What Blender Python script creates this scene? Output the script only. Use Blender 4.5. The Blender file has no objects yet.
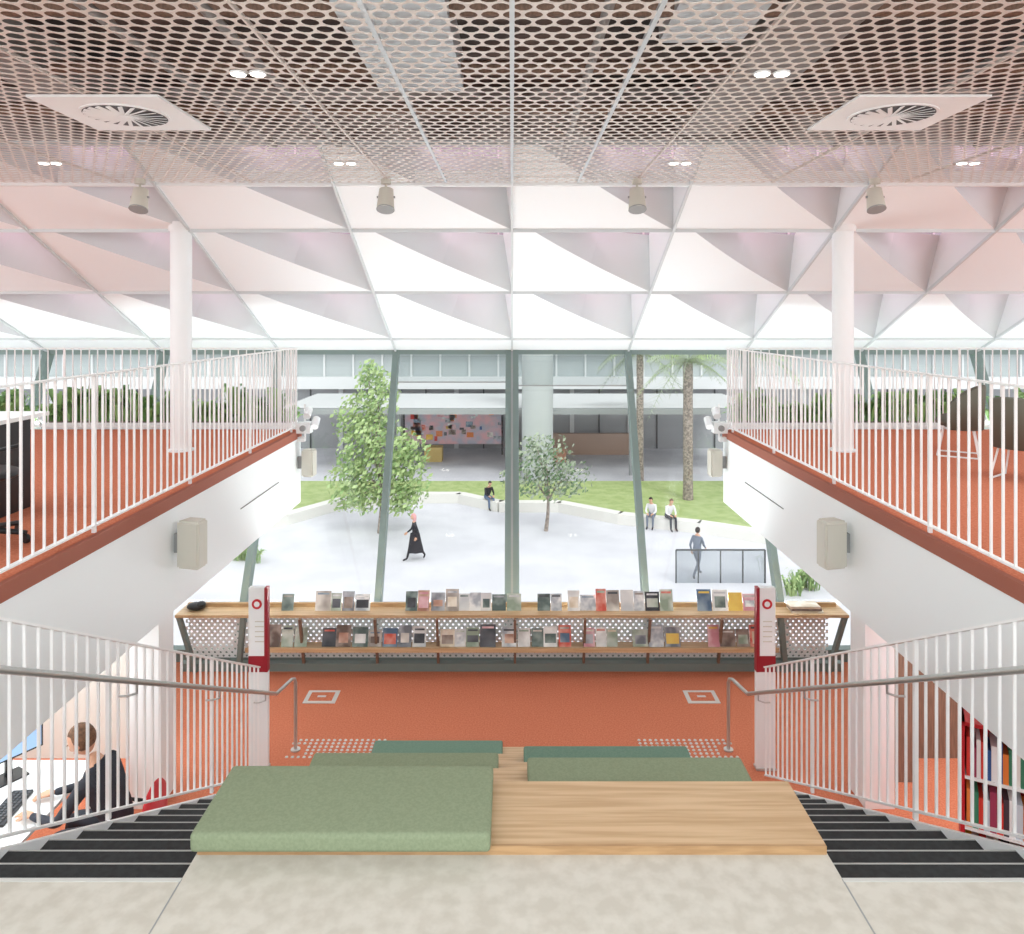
import bpy, bmesh, math, random
from mathutils import Vector, Matrix, Quaternion
random.seed(7)
EYE=4.5; F=750.0; HX=512.0; HY=320.0
def Z(b): return EYE-b
def srgb(r,g,b):
    o=[]
    for c in (r,g,b):
        c=c/255.0
        o.append(c/12.92 if c<=0.04045 else ((c+0.055)/1.055)**2.4)
    return (o[0],o[1],o[2],1.0)
MATS={}
def mat(name,col,rough=0.6,metal=0.0,noise=0.0,nscale=20.0,col2=None,stretch=(1,1,1),bump=0.0,emit=None,estr=0.0,detail=4.0,spec=0.5):
    if name in MATS: return MATS[name]
    m=bpy.data.materials.new(name); m.use_nodes=True
    nt=m.node_tree; b=nt.nodes["Principled BSDF"]
    c=srgb(*col)
    b.inputs["Base Color"].default_value=c
    b.inputs["Roughness"].default_value=rough
    b.inputs["Metallic"].default_value=metal
    b.inputs["Specular IOR Level"].default_value=spec
    if emit:
        b.inputs["Emission Color"].default_value=srgb(*emit); b.inputs["Emission Strength"].default_value=estr
    if col2 is None and noise>0:
        col2=tuple(max(0,v*(1-noise)) for v in col)
    if col2 is not None:
        tc=nt.nodes.new("ShaderNodeTexCoord"); mp=nt.nodes.new("ShaderNodeMapping")
        mp.inputs["Scale"].default_value=stretch
        n=nt.nodes.new("ShaderNodeTexNoise"); n.inputs["Scale"].default_value=nscale; n.inputs["Detail"].default_value=detail
        r=nt.nodes.new("ShaderNodeValToRGB")
        r.color_ramp.elements[0].position=0.38; r.color_ramp.elements[1].position=0.62
        r.color_ramp.elements[0].color=srgb(*col2); r.color_ramp.elements[1].color=c
        nt.links.new(tc.outputs["Object"],mp.inputs["Vector"]); nt.links.new(mp.outputs["Vector"],n.inputs["Vector"])
        nt.links.new(n.outputs["Fac"],r.inputs["Fac"]); nt.links.new(r.outputs["Color"],b.inputs["Base Color"])
        if bump>0:
            bp=nt.nodes.new("ShaderNodeBump"); bp.inputs["Strength"].default_value=bump; bp.inputs["Distance"].default_value=0.01
            nt.links.new(n.outputs["Fac"],bp.inputs["Height"]); nt.links.new(bp.outputs["Normal"],b.inputs["Normal"])
    MATS[name]=m; return m
def glassmat(name,tint,gloss=0.08):
    m=bpy.data.materials.new(name); m.use_nodes=True; nt=m.node_tree; nt.nodes.clear()
    o=nt.nodes.new("ShaderNodeOutputMaterial"); mx=nt.nodes.new("ShaderNodeMixShader")
    t=nt.nodes.new("ShaderNodeBsdfTransparent"); t.inputs["Color"].default_value=(*tint,1)
    g=nt.nodes.new("ShaderNodeBsdfGlossy"); g.inputs["Roughness"].default_value=0.03
    mx.inputs["Fac"].default_value=gloss
    nt.links.new(t.outputs[0],mx.inputs[1]); nt.links.new(g.outputs[0],mx.inputs[2]); nt.links.new(mx.outputs[0],o.inputs["Surface"])
    MATS[name]=m; return m

WHITE=mat("white_paint",(238,242,242),0.5)
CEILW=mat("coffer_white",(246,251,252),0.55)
CEILG=mat("coffer_white_shaded",(208,212,214),0.75)  # coffer white greyed, shade of the wedge walls put into the colour
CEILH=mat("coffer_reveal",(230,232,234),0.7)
RAILW=mat("railing_white",(244,245,244),0.4)
ORANGE=mat("orange_carpet",(203,126,97),0.95,col2=(188,109,81),nscale=60,bump=0.3,spec=0.1)
RUST=mat("rust_edge",(156,90,70),0.7)
CONC=mat("concrete_landing",(207,203,192),0.6,col2=(194,189,177),nscale=14,detail=14)
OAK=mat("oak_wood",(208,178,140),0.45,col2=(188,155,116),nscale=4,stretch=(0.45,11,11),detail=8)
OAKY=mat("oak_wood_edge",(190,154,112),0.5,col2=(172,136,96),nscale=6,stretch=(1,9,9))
GREEN=mat("green_upholstery",(140,152,124),0.8,col2=(132,144,116),nscale=90,bump=0.1,spec=0.2)
GREEN2=mat("dark_green_upholstery",(112,140,122),0.8,col2=(104,132,115),nscale=90,spec=0.2)
TREAD=mat("stair_tread_dark",(52,54,55),0.7,noise=0.15,nscale=30,spec=.3)
NOSE=mat("stair_nosing_light",(200,200,196),0.5)
NOSE2=mat("stair_nosing_metal",(176,176,172),0.5)
STEEL=mat("stainless_steel",(196,196,194),0.32,metal=0.7)
MULL=mat("mullion_grey_green",(122,138,134),0.5,metal=0.1)
RIB=mat("rib_grey",(206,212,213),0.4)
PERF=mat("champagne_metal",(220,211,203),0.38,metal=0.2)
BEIGE=mat("beige_plastic",(206,204,192),0.5)
BLACK=mat("black_plastic",(26,27,29),0.45)
DARK=mat("dark_grey",(70,72,74),0.5)
GREY=mat("grey_paint",(150,153,152),0.6)
RED=mat("red_paint",(196,34,44),0.45)
DRED=mat("dark_red_paint",(150,28,42),0.45)
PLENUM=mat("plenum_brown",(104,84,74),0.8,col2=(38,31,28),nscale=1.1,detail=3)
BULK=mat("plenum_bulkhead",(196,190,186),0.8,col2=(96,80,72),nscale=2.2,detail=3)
DUCT=mat("duct_metal",(206,214,218),0.4,metal=0.2)
PIPE=mat("duct_dim_grey",(150,146,142),0.5,metal=.1)
PAVE=mat("plaza_paving",(206,206,211),0.8,col2=(196,196,202),nscale=0.6,detail=6)
GRASS=mat("lawn_grass",(162,176,120),0.9,col2=(144,162,100),nscale=2.0)
WALLW=mat("planter_wall_concrete",(220,218,212),0.7)
LEAF=mat("leaf_bright",(168,190,130),0.7); LEAFB=mat("leaf_mid",(134,164,104),0.7)
LEAFC=mat("leaf_olive",(158,170,146),0.7); LEAFD=mat("leaf_dark",(100,126,90),0.7)
LEAFP=mat("leaf_planter",(140,178,110),0.6); LEAFQ=mat("leaf_planter_dark",(92,134,76),0.6)
BARK=mat("tree_bark",(168,156,146),0.9,noise=0.3,nscale=10)
BROWN=mat("brown_timber",(142,114,96),0.6,noise=0.15,nscale=8,stretch=(8,8,0.6))
CREAM=mat("cream_wall",(218,220,214),0.6)
OLIVE=mat("chair_olive_fabric",(100,100,88),0.8)
LAMP=mat("lamp_glow",(255,250,240),0.5,emit=(255,248,236),estr=6)
SCREEN=mat("monitor_screen",(120,150,190),0.3,emit=(150,180,215),estr=0.6)
GLASS=glassmat("window_glass",(0.93,0.96,0.95),0.05)
PINKGL=glassmat("pink_tinted_skylight",(0.96,0.66,0.77),0.04)
BALGL=glassmat("dark_glass_panel",(0.62,0.66,0.68),0.12)
SHADEG=glassmat("sheer_roller_blind",(0.78,0.81,0.81),0.04)

class MB:
    def __init__(s): s.v=[];s.f=[];s.m=[];s.sm=[];s.mats=[]
    def mi(s,m):
        if m not in s.mats: s.mats.append(m)
        return s.mats.index(m)
    def add(s,vs,fs,m,smooth=False):
        o=len(s.v); s.v+= [tuple(v) for v in vs]; k=s.mi(m)
        for f in fs: s.f.append(tuple(i+o for i in f)); s.m.append(k); s.sm.append(smooth)
    def box(s,x0,x1,y0,y1,z0,z1,m):
        s.add([(x0,y0,z0),(x1,y0,z0),(x1,y1,z0),(x0,y1,z0),(x0,y0,z1),(x1,y0,z1),(x1,y1,z1),(x0,y1,z1)],
              [(0,3,2,1),(4,5,6,7),(0,1,5,4),(1,2,6,5),(2,3,7,6),(3,0,4,7)],m)
    def obox(s,c,size,rot,m):
        M=rot.to_matrix() if hasattr(rot,'to_matrix') else rot
        hx,hy,hz=[a/2 for a in size]; c=Vector(c)
        vs=[c+M@Vector((a*hx,b*hy,d*hz)) for d in(-1,1) for a,b in((-1,-1),(1,-1),(1,1),(-1,1))]
        s.add(vs,[(0,3,2,1),(4,5,6,7),(0,1,5,4),(1,2,6,5),(2,3,7,6),(3,0,4,7)],m)
    def beam(s,p0,p1,w,h,m,up=(0,0,1)):
        p0=Vector(p0);p1=Vector(p1);d=(p1-p0).normalized();u=Vector(up)
        sd=d.cross(u).normalized();u=sd.cross(d).normalized()
        vs=[]
        for p in(p0,p1):
            for a,b in((-1,-1),(1,-1),(1,1),(-1,1)): vs.append(p+sd*a*w/2+u*b*h/2)
        s.add(vs,[(0,1,2,3),(7,6,5,4),(0,4,5,1),(1,5,6,2),(2,6,7,3),(3,7,4,0)],m)
    def cyl(s,p0,p1,r0,r1=None,seg=16,m=None,caps=True,smooth=True):
        if r1 is None:r1=r0
        p0=Vector(p0);p1=Vector(p1);d=(p1-p0).normalized()
        a=d.orthogonal().normalized();b=d.cross(a)
        vs=[];fs=[]
        for p,r in((p0,r0),(p1,r1)):
            for i in range(seg):
                t=2*math.pi*i/seg; vs.append(p+a*math.cos(t)*r+b*math.sin(t)*r)
        for i in range(seg):
            j=(i+1)%seg; fs.append((i,j,j+seg,i+seg))
        s.add(vs,fs,m,smooth)
        if caps: s.add(vs,[tuple(range(seg-1,-1,-1)),tuple(range(seg,2*seg))],m)
    def tube(s,pts,r,m,seg=10):
        pts=[Vector(p) for p in pts]; n=len(pts); rs=r if isinstance(r,(list,tuple)) else [r]*n
        vs=[];fs=[];prev=None
        for i,p in enumerate(pts):
            d=(pts[min(i+1,n-1)]-pts[max(i-1,0)]).normalized()
            a=d.orthogonal().normalized() if prev is None else (prev-d*prev.dot(d)).normalized()
            prev=a;b=d.cross(a)
            for k in range(seg):
                t=2*math.pi*k/seg; vs.append(p+(a*math.cos(t)+b*math.sin(t))*rs[i])
        for i in range(n-1):
            for k in range(seg):
                j=(k+1)%seg; fs.append((i*seg+k,i*seg+j,(i+1)*seg+j,(i+1)*seg+k))
        s.add(vs,fs,m,True)
        s.add(vs,[tuple(range(seg-1,-1,-1)),tuple(range((n-1)*seg,n*seg))],m)
    def ell(s,c,r,m,rot=None,nu=14,nv=10,fn=None):
        c=Vector(c);vs=[];fs=[]
        for i in range(nv+1):
            ph=math.pi*i/nv
            for j in range(nu):
                t=2*math.pi*j/nu
                p=Vector((math.sin(ph)*math.cos(t)*r[0],math.sin(ph)*math.sin(t)*r[1],math.cos(ph)*r[2]))
                if fn: p=fn(p)
                if rot: p=rot@p
                vs.append(c+p)
        for i in range(nv):
            for j in range(nu):
                k=(j+1)%nu; fs.append((i*nu+j,(i+1)*nu+j,(i+1)*nu+k,i*nu+k))
        s.add(vs,fs,m,True)
    def obj(s,name,loc=None):
        me=bpy.data.meshes.new(name); me.from_pydata(s.v,[],s.f)
        for m in s.mats: me.materials.append(m)
        me.polygons.foreach_set("material_index",s.m); me.polygons.foreach_set("use_smooth",s.sm)
        me.update()
        o=bpy.data.objects.new(name,me); bpy.context.collection.objects.link(o)
        if loc: o.location=loc
        return o

# ------------------------------------------------------------------ shell
LAND=2.2; D0=2.95; SL=0.526; MZ=1.48; W=2.86; MEND=10.15
def stair_b(d):
    return min(max(LAND+SL*(d-D0),LAND),4.5)
b=MB(); b.box(-8.2,8.2,-3,9.95,-0.25,0,ORANGE); b.obj("floor")
b=MB(); b.box(-2.84,2.84,-3,D0,0,Z(LAND),CONC); b.box(-1.3,1.3,D0,3.1,0,Z(LAND),CONC)
for sx in(-1,1): b.box(sx*1.3-0.003,sx*1.3+0.003,-1,D0,Z(LAND)-0.01,Z(LAND)+0.001,GREY)
b.obj("floor_landing")
# mezzanines
for sx,nm in((-1,"left"),(1,"right")):
    b=MB()
    xs=sorted((sx*W,sx*8.2)); b.box(xs[0],xs[1],-3,MEND,Z(MZ)-0.09,Z(MZ),ORANGE)
    xe=sorted((sx*(W-0.012),sx*(W+0.03))); b.box(xe[0],xe[1],-3,MEND+0.01,Z(MZ)-0.1,Z(MZ)+0.001,RUST)
    b.obj("floor_mezzanine_"+nm)
    b=MB()
    xe=sorted((sx*(W+0.0),sx*(W+0.14))); b.box(xe[0],xe[1],-3,MEND,Z(2.46),Z(MZ)-0.1,WHITE)
    xf=sorted((sx*(W+.14),sx*8.2)); b.box(xf[0],xf[1],MEND-0.1,MEND,Z(2.46),Z(MZ)-0.1,WHITE)
    # dark slot grille
    xe=sorted((sx*(W-0.004),sx*(W+0.02))); b.box(xe[0],xe[1],7.9,9.2,Z(1.995),Z(1.985),DARK)
    b.obj("wall_fascia_"+nm)
    b=MB(); b.box(min(sx*(W+0.14),sx*8.2),max(sx*(W+0.14),sx*8.2),-3,MEND-0.1,Z(2.46),Z(2.43),WHITE); b.obj("ceiling_under_mezzanine_"+nm)
    b=MB(); b.box(min(sx*6.2,sx*6.3),max(sx*6.2,sx*6.3),-3,9.0,0,Z(2.46),CREAM if sx<0 else BROWN); 
    xf=sorted((sx*3.95,sx*6.2)); b.box(xf[0],xf[1],7.7,7.8,0,Z(2.46),CREAM if sx<0 else BROWN); b.obj("wall_"+nm)

# stairs
NR=14
for sx in(-1,1):
    b=MB()
    rise=(4.5-LAND)/NR; run=rise/SL
    xs=sorted((sx*1.3,sx*2.4))
    for i in range(NR-1):
        y0=D0+run*i; top=Z(LAND)-rise*(i+1)
        b.box(xs[0],xs[1],y0,y0+run,max(0,top-0.5),top,TREAD)
        b.box(xs[0],xs[1],y0+run-0.006,y0+run+0.002,top-0.012,top+0.002,NOSE2)
    b.box(xs[0],xs[1],D0-0.014,D0+0.004,Z(LAND)-0.02,Z(LAND)+0.003,NOSE)
    xo=sorted((sx*2.4,sx*2.44))
    yA,yB=D0,D0+run*(NR-0.2)
    vs=[]
    for x in xo:
        vs+=[(x,yA,Z(LAND)+0.02),(x,yB,0.02),(x,yB-0.5,0.0),(x,yA,Z(LAND)-0.6)]
    b.add(vs,[(0,1,2,3),(7,6,5,4),(0,4,5,1),(1,5,6,2),(2,6,7,3),(3,7,4,0)],WHITE)
    b.obj("staircase")
FOOT=D0+(4.5-LAND)/SL

# bleacher
b=MB()
tiers=[(2.165,3.1,3.5),(2.54,3.5,4.23),(2.9,4.23,4.9),(3.22,4.9,5.54),(3.62,5.54,6.24),(4.03,6.24,7.06)]
for top,y0,y1 in tiers:
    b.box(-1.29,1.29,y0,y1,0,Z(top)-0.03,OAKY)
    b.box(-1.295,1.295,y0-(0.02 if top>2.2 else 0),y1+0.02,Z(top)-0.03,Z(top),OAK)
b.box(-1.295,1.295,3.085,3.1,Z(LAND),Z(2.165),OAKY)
b.obj("bleacher_seating")
def cushion(x0,x1,y0,y1,z0,z1,m):
    bm=bmesh.new(); bmesh.ops.create_cube(bm,size=1)
    for v in bm.verts:
        v.co=Vector(((x1-x0)*(v.co.x),(y1-y0)*(v.co.y),(z1-z0)*(v.co.z)))
    bmesh.ops.bevel(bm,geom=list(bm.edges),offset=min(0.022,(z1-z0)*0.4),segments=4,affect='EDGES',profile=0.6)
    for f in bm.faces: f.smooth=True
    me=bpy.data.meshes.new("seat_cushion"); bm.to_mesh(me); me.materials.append(m)
    o=bpy.data.objects.new("seat_cushion",me); bpy.context.collection.objects.link(o)
    o.location=((x0+x1)/2,(y0+y1)/2,(z0+z1)/2)
cushion(-1.31,-0.087,3.04,3.52,Z(2.164),Z(2.085),GREEN)
cushion(0.085,1.29,3.75,4.23,Z(2.54),Z(2.46),GREEN)
cushion(-1.29,-0.087,4.4,4.9,Z(2.9),Z(2.82),GREEN)
cushion(0.085,1.29,5.05,5.54,Z(3.22),Z(3.14),GREEN2)
cushion(-1.29,-0.087,6.5,7.06,Z(4.03),Z(3.95),GREEN2)

# ------------------------------------------------------------------ railings
def railing(pts_base,h,name,spacing=0.11,base_off=0.05):
    b=MB()
    for p0,p1 in zip(pts_base[:-1],pts_base[1:]):
        p0=Vector(p0);p1=Vector(p1);L=(Vector((p1.x,p1.y,0))-Vector((p0.x,p0.y,0))).length
        n=int(L/spacing); dr=(p1-p0); hd=Vector((dr.x,dr.y,0)).normalized(); sd=Vector((-hd.y,hd.x,0))
        up=Vector((0,0,1))
        b.beam(p0+up*h,p1+up*h,0.045,0.012,RAILW); b.beam(p0+up*base_off,p1+up*base_off,0.035,0.012,RAILW)
        for i in range(n+1):
            p=p0+dr*(i/n)
            big=(i%14==0)
            w=0.010
            b.beam(p+up*(0.0 if big else base_off),p+up*h,0.015 if not big else 0.024,w if not big else 0.024,RAILW,up=hd)
    return b.obj(name)
for sx in(-1,1):
    railing([(sx*(W+0.05),-1.0,Z(MZ)),(sx*(W+0.05),MEND-0.04,Z(MZ)),(sx*8.15,MEND-0.04,Z(MZ))],1.1,"balcony_railing")
    railing([(sx*2.42,D0,Z(LAND)+0.02),(sx*2.42,7.15,Z(stair_b(7.15))+0.02)],1.08,"stair_railing")
    b=MB(); X=sx*2.3; hh=0.85
    pts=[(X,2.75,Z(LAND)+hh),(X,D0,Z(LAND)+hh)]+[(X,D0+(FOOT-D0)*t/8,Z(stair_b(D0+(FOOT-D0)*t/8))+hh) for t in range(1,9)]
    pts+=[(X,7.5,0.815),(X*.998,7.65,0.79),(X*0.993,7.77,0.775),(X*0.987,7.83,0.75),(X*0.985,7.85,0.7),(X*0.985,7.85,0.4),(X*0.985,7.85,0.0)]
    b.tube(pts,0.018,STEEL)
    for d in(3.3,4.6,5.9,7.0):
        z=Z(stair_b(d))+hh
        b.tube([(X,d,z-0.015),(X,d,z-0.07),(X+sx*0.06,d,z-0.09),(X+sx*0.11,d,z-0.09)],0.008,STEEL,seg=6)
    b.cyl((X*0.985,7.85,0),(X*0.985,7.85,0.012),0.05,0.05,16,STEEL)
    b.obj("handrail")
    b=MB()
    for i in range(17):
        for j in range(6):
            x=sx*(1.36+i*0.06); y=7.72+j*0.062
            if abs(x)>2.19 and j in(1,2,3): continue
            b.cyl((x,y,0),(x,y,0.008),0.018,0.013,8,NOSE)
    b.obj("tactile_paving_strip")
    b=MB(); cx=-2.27 if sx<0 else 2.26
    b.box(cx-0.19,cx+0.19,8.8,9.1,0,0.006,NOSE); b.box(cx-0.14,cx+0.14,8.85,9.05,0.006,0.009,ORANGE); b.box(cx-.05,cx+.05,8.93,8.97,.009,.011,NOSE); b.obj("floor_power_box")
    b=MB(); cx=sx*2.54; y0=7.5
    b.box(cx-0.095,cx+0.095,y0,y0+0.06,0.02,1.82,WHITE)
    b.box(cx-0.1,cx+0.1,y0-0.02,y0+0.08,0,0.02,STEEL)
    ex=sorted((cx-sx*0.095,cx-sx*0.065)); b.box(ex[0]-.001,ex[1]+.001,y0-0.006,y0+0.066,0.98,1.821,DRED)
    b.box(cx-0.095,cx+0.095,y0-0.004,y0,0.98,1.14,DRED)
    b.cyl((cx+sx*0.01,y0-0.002,1.66),(cx+sx*0.01,y0-0.008,1.66),0.05,0.05,24,RED)
    b.cyl((cx+sx*0.01,y0-0.006,1.66),(cx+sx*0.01,y0-0.01,1.66),0.028,0.028,24,WHITE)
    for k in range(5): b.box(cx-0.03,cx+0.06,y0-0.004,y0,1.28+k*0.05,1.29+k*0.05,BEIGE)
    b.obj("totem_sign")

# ------------------------------------------------------------------ columns
for sx in(-1,1):
    b=MB(); b.cyl((sx*3.75,8.5,Z(MZ)),(sx*3.75,8.5,Z(-1.08)),0.115,0.115,32,WHITE); 
    b.cyl((sx*3.75,8.5,Z(MZ)),(sx*3.75,8.5,Z(MZ)+0.02),0.14,0.14,32,WHITE)
    b.cyl((sx*3.75,8.5,Z(-1.0)),(sx*3.75,8.5,Z(-1.1)),0.13,0.16,32,WHITE); b.obj("column")
    b=MB(); b.box(min(sx*3.25,sx*3.52),max(sx*3.25,sx*3.52),6.9,7.2,0,Z(2.46),WHITE); b.obj("column_lower")

# ------------------------------------------------------------------ perforated panel builder
def perf(b,origin,ux,uy,nx,ny,px,py,r,depth,nrm,m,seg=12):
    o=Vector(origin);ux=Vector(ux);uy=Vector(uy);nrm=Vector(nrm)
    hx,hy=px/2,py/2; ca=math.atan2(hy,hx)
    angs=[]
    q=seg//4
    corners=[ca,math.pi-ca,math.pi+ca,2*math.pi-ca]
    for k in range(4):
        a0=corners[k];a1=corners[(k+1)%4]+(2*math.pi if k==3 else 0)
        for i in range(q): angs.append(a0+(a1-a0)*i/q)
    n=len(angs); tmpl=[]
    for a in angs:
        c,s_=math.cos(a),math.sin(a)
        t=min(hx/abs(c) if abs(c)>1e-9 else 1e9, hy/abs(s_) if abs(s_)>1e-9 else 1e9)
        tmpl.append((c*t,s_*t))
    circ=[(math.cos(a)*r,math.sin(a)*r) for a in angs]
    vs=[];fs=[]
    for j in range(ny):
        off=(hx if j%2 else 0)
        for i in range(nx):
            c=o+ux*(i*px+off)+uy*(j*py); k=len(vs)
            for (x,y) in tmpl: vs.append(c+ux*x+uy*y)
            for (x,y) in circ: vs.append(c+ux*x+uy*y)
            for (x,y) in circ: vs.append(c+ux*x+uy*y+nrm*depth)
            for a in range(n):
                a2=(a+1)%n
                fs.append((k+a,k+a2,k+n+a2,k+n+a)); fs.append((k+n+a,k+n+a2,k+2*n+a2,k+2*n+a))
    b.add(vs,fs,m)
CZ=Z(-1.4); CEDGE=7.66
b=MB()
pit=0.1
ny=int((CEDGE-0.9)/0.0866)
perf(b,(-5.75,CEDGE-0.06-(ny-1)*0.0866,CZ),(1,0,0),(0,1,0),115,ny,pit,0.0866,0.0425,0.003,(0,0,1),PERF)
for x in(-4.0,-2.65,-1.25,-0.67,0,0.67,1.25,2.65,4.0):
    w_=.012 if abs(x)<1 else .006
    b.box(x-w_,x+w_,0.8,CEDGE,CZ-0.004,CZ+0.02,DUCT if abs(x)<1 else PERF)
b.obj("ceiling")
b=MB(); b.box(-5.9,5.9,CEDGE-0.02,CEDGE+0.05,CZ-0.03,CZ+0.12,WHITE); b.obj("trim_ceiling_edge")
b=MB(); b.box(-8.5,8.5,-3,7.04,CZ+0.75,CZ+0.8,PLENUM); b.box(-8.5,8.5,6.98,7.03,CZ+0.28,CZ+0.75,BULK); b.obj("ceiling_plenum_slab")
b=MB()
b.box(-0.95,-0.35,3.9,5.4,CZ+0.25,CZ+0.5,DUCT); b.box(1.5,2.0,2.0,6.9,CZ+0.3,CZ+0.55,PIPE)
b.box(-3.6,-3.2,2.0,6.9,CZ+0.3,CZ+0.55,PIPE); b.box(0.9,1.4,3.6,4.6,CZ+0.3,CZ+0.5,DUCT)
for y in(2.6,4.2,5.2,6.2): b.cyl((-5.6,y,CZ+0.35),(5.6,y,CZ+0.35),0.05,0.05,10,BROWN)
for x in(-2.2,-1.6,0.5,3.0,4.3): b.cyl((x,1.5,CZ+0.22),(x,6.95,CZ+0.22),0.03,0.03,8,PIPE)
b.obj("ceiling_service_ducts")
for cx in(-2.6,2.56):
    b=MB(); cy=5.05; s=0.41
    b.box(cx-s,cx+s,cy-s,cy+s,CZ-0.02,CZ-0.004,WHITE)
    b.cyl((cx,cy,CZ-0.02),(cx,cy,CZ-0.028),0.28,0.28,40,WHITE)
    b.cyl((cx,cy,CZ-0.028),(cx,cy,CZ-0.030),0.26,0.26,40,DARK)
    for k in range(22):
        a=2*math.pi*k/22; r=Vector((math.cos(a),math.sin(a),0)); t=Vector((-math.sin(a),math.cos(a),0))
        p0=Vector((cx,cy,CZ-0.034))+r*0.05; p1=Vector((cx,cy,CZ-0.034))+r*0.25+t*0.05
        b.beam(p0,p1,0.028,0.004,WHITE,up=(0.3*r.y+0.001,-0.3*r.x,1))
    b.cyl((cx,cy,CZ-0.03),(cx,cy,CZ-0.042),0.05,0.05,20,WHITE)
    b.obj("ceiling_air_diffuser")
for (px,py) in((248,72),(772,72),(345,162),(680,162),(50,162),(968,162)):
    d=1.4*F/(HY-py); x=(px-HX)*d/F
    b=MB()
    for q in(-0.055,0.055):
        b.cyl((x+q,d,CZ-0.002),(x+q,d,CZ-0.014),0.047,0.047,20,WHITE)
        b.cyl((x+q,d,CZ-0.014),(x+q,d,CZ-0.018),0.038,0.038,20,LAMP)
    b.obj("ceiling_downlight")
for px in(140,386,637,875):  # hanging track spotlights, bodies only without a light
    d=7.45; x=(px-HX)*d/F
    b=MB(); b.cyl((x,d,CZ),(x,d,CZ-0.05),0.05,0.05,16,BEIGE); b.cyl((x,d,CZ-0.05),(x,d,CZ-0.12),0.012,0.012,8,BEIGE)
    b.cyl((x,d+0.02,CZ-0.1),(x,d-0.03,CZ-0.3),0.07,0.088,24,BEIGE); b.cyl((x,d-0.03,CZ-0.3),(x,d-0.034,CZ-0.31),0.088,0.09,24,GREY)
    b.beam((x-0.09,d,CZ-0.18),(x+0.09,d,CZ-0.18),0.02,0.02,GREY)
    b.obj("ceiling_track_spotlight")

# ------------------------------------------------------------------ sloped coffered ceiling
TS=0.456; nl=math.hypot(TS,1)
def CP(X,d,w=0):
    bl=0.5-TS*(11.8-d)
    return Vector((X,d+w*TS/nl,EYE-bl+w/nl))
CW=1.82; rows=[7.05,8.47,9.89,11.31]
b=MB(); g=MB()
def bez(t):
    A=(0.12,0.0);C=(0.5,0.50);E=(1.0,1.0)
    return tuple((1-t)**2*A[k]+2*t*(1-t)*C[k]+t*t*E[k] for k in(0,1))
for r in range(3):
    y0,y1=rows[r],rows[r+1]
    for c in range(-5,5):
        x0=c*CW
        def P(u,v,w=0): return CP(x0+u*CW,y0+v*(y1-y0),w)
        N=12; cur=[bez(i/N) for i in range(N+1)]
        vs=[P(0,1),P(0,0)]+[P(*q) for q in cur]
        b.add(vs,[(0,i,i+1) for i in range(1,len(vs)-1)],CEILW)
        H=0.44
        q0=(0.40,0.20,H); q1=(0.94,0.20,H); q2=(0.94,0.52,H*.95); qm=(0.60,0.45,H*.95)
        h=N//2
        tops=[]
        for i in range(N+1):
            t=i/N
            if t<=.5: k=t/.5; a_,b_=q0,qm
            else: k=(t-.5)/.5; a_,b_=qm,q2
            tops.append(tuple(a_[j]+(b_[j]-a_[j])*k for j in range(3)))
        vs=[P(*q) for q in cur]+[P(*q) for q in tops]; n=N+1
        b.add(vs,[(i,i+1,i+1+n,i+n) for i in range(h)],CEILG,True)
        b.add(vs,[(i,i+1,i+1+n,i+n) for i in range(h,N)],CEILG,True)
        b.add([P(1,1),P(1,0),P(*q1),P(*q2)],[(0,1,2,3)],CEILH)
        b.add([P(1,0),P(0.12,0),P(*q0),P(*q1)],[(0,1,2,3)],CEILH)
        vs=[P(*q1)]+[P(*q) for q in tops]
        g.add(vs,[(0,i,i+1) for i in range(1,len(vs)-1)],PINKGL)
b.add([CP(-9.1,11.31),CP(9.1,11.31),CP(9.1,11.85),CP(-9.1,11.85)],[(0,1,2,3)],CEILW)
for c in range(-5,6): b.beam(CP(c*CW,7.05,-0.01),CP(c*CW,11.85,-0.01),0.026,0.04,RIB)
for y in rows: b.beam(CP(-9.1,y,-0.01),CP(9.1,y,-0.01),0.026,0.04,RIB)
b.obj("ceiling_coffered")
g.obj("window_skylight")

# ------------------------------------------------------------------ facade
def FP(X,bl,off=0):
    t=(bl-0.5)/4.0
    return Vector((X,11.8-1.9*t+off,EYE-bl))
b=MB()
for n in range(-5,6):
    w=0.2 if n==0 else 0.09
    b.beam(FP(n*CW,0.45),FP(n*CW,4.5),w,0.16,MULL,up=(0,1,0))
    if n==0:
        b.beam(FP(-0.0,0.45,-0.1),FP(0,4.5,-0.1),0.03,0.06,GREY,up=(0,1,0))
for bl,h in((0.5,0.08),(4.42,0.16)):
    b.beam(FP(-9.1,bl),FP(9.1,bl),0.14,h,MULL)
b.obj("window_frame")
for n in range(-5,5):
    g=MB(); x0=n*CW;x1=x0+CW
    g.add([FP(x0,4.4),FP(x1,4.4),FP(x1,0.5),FP(x0,0.5)],[(0,1,2,3)],GLASS); g.obj("window_%d"%(n+6))
for (x0,x1,bb) in((-1.75,-0.1,0.95),(0.1,1.75,1.0)):
    g=MB(); g.add([FP(x0,bb,-0.12),FP(x1,bb,-0.12),FP(x1,0.55,-0.12),FP(x0,0.55,-0.12)],[(0,1,2,3)],SHADEG)
    g.beam(FP(x0,bb,-0.12),FP(x1,bb,-0.12),0.02,0.02,GREY); g.obj("roller_blind")

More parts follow.
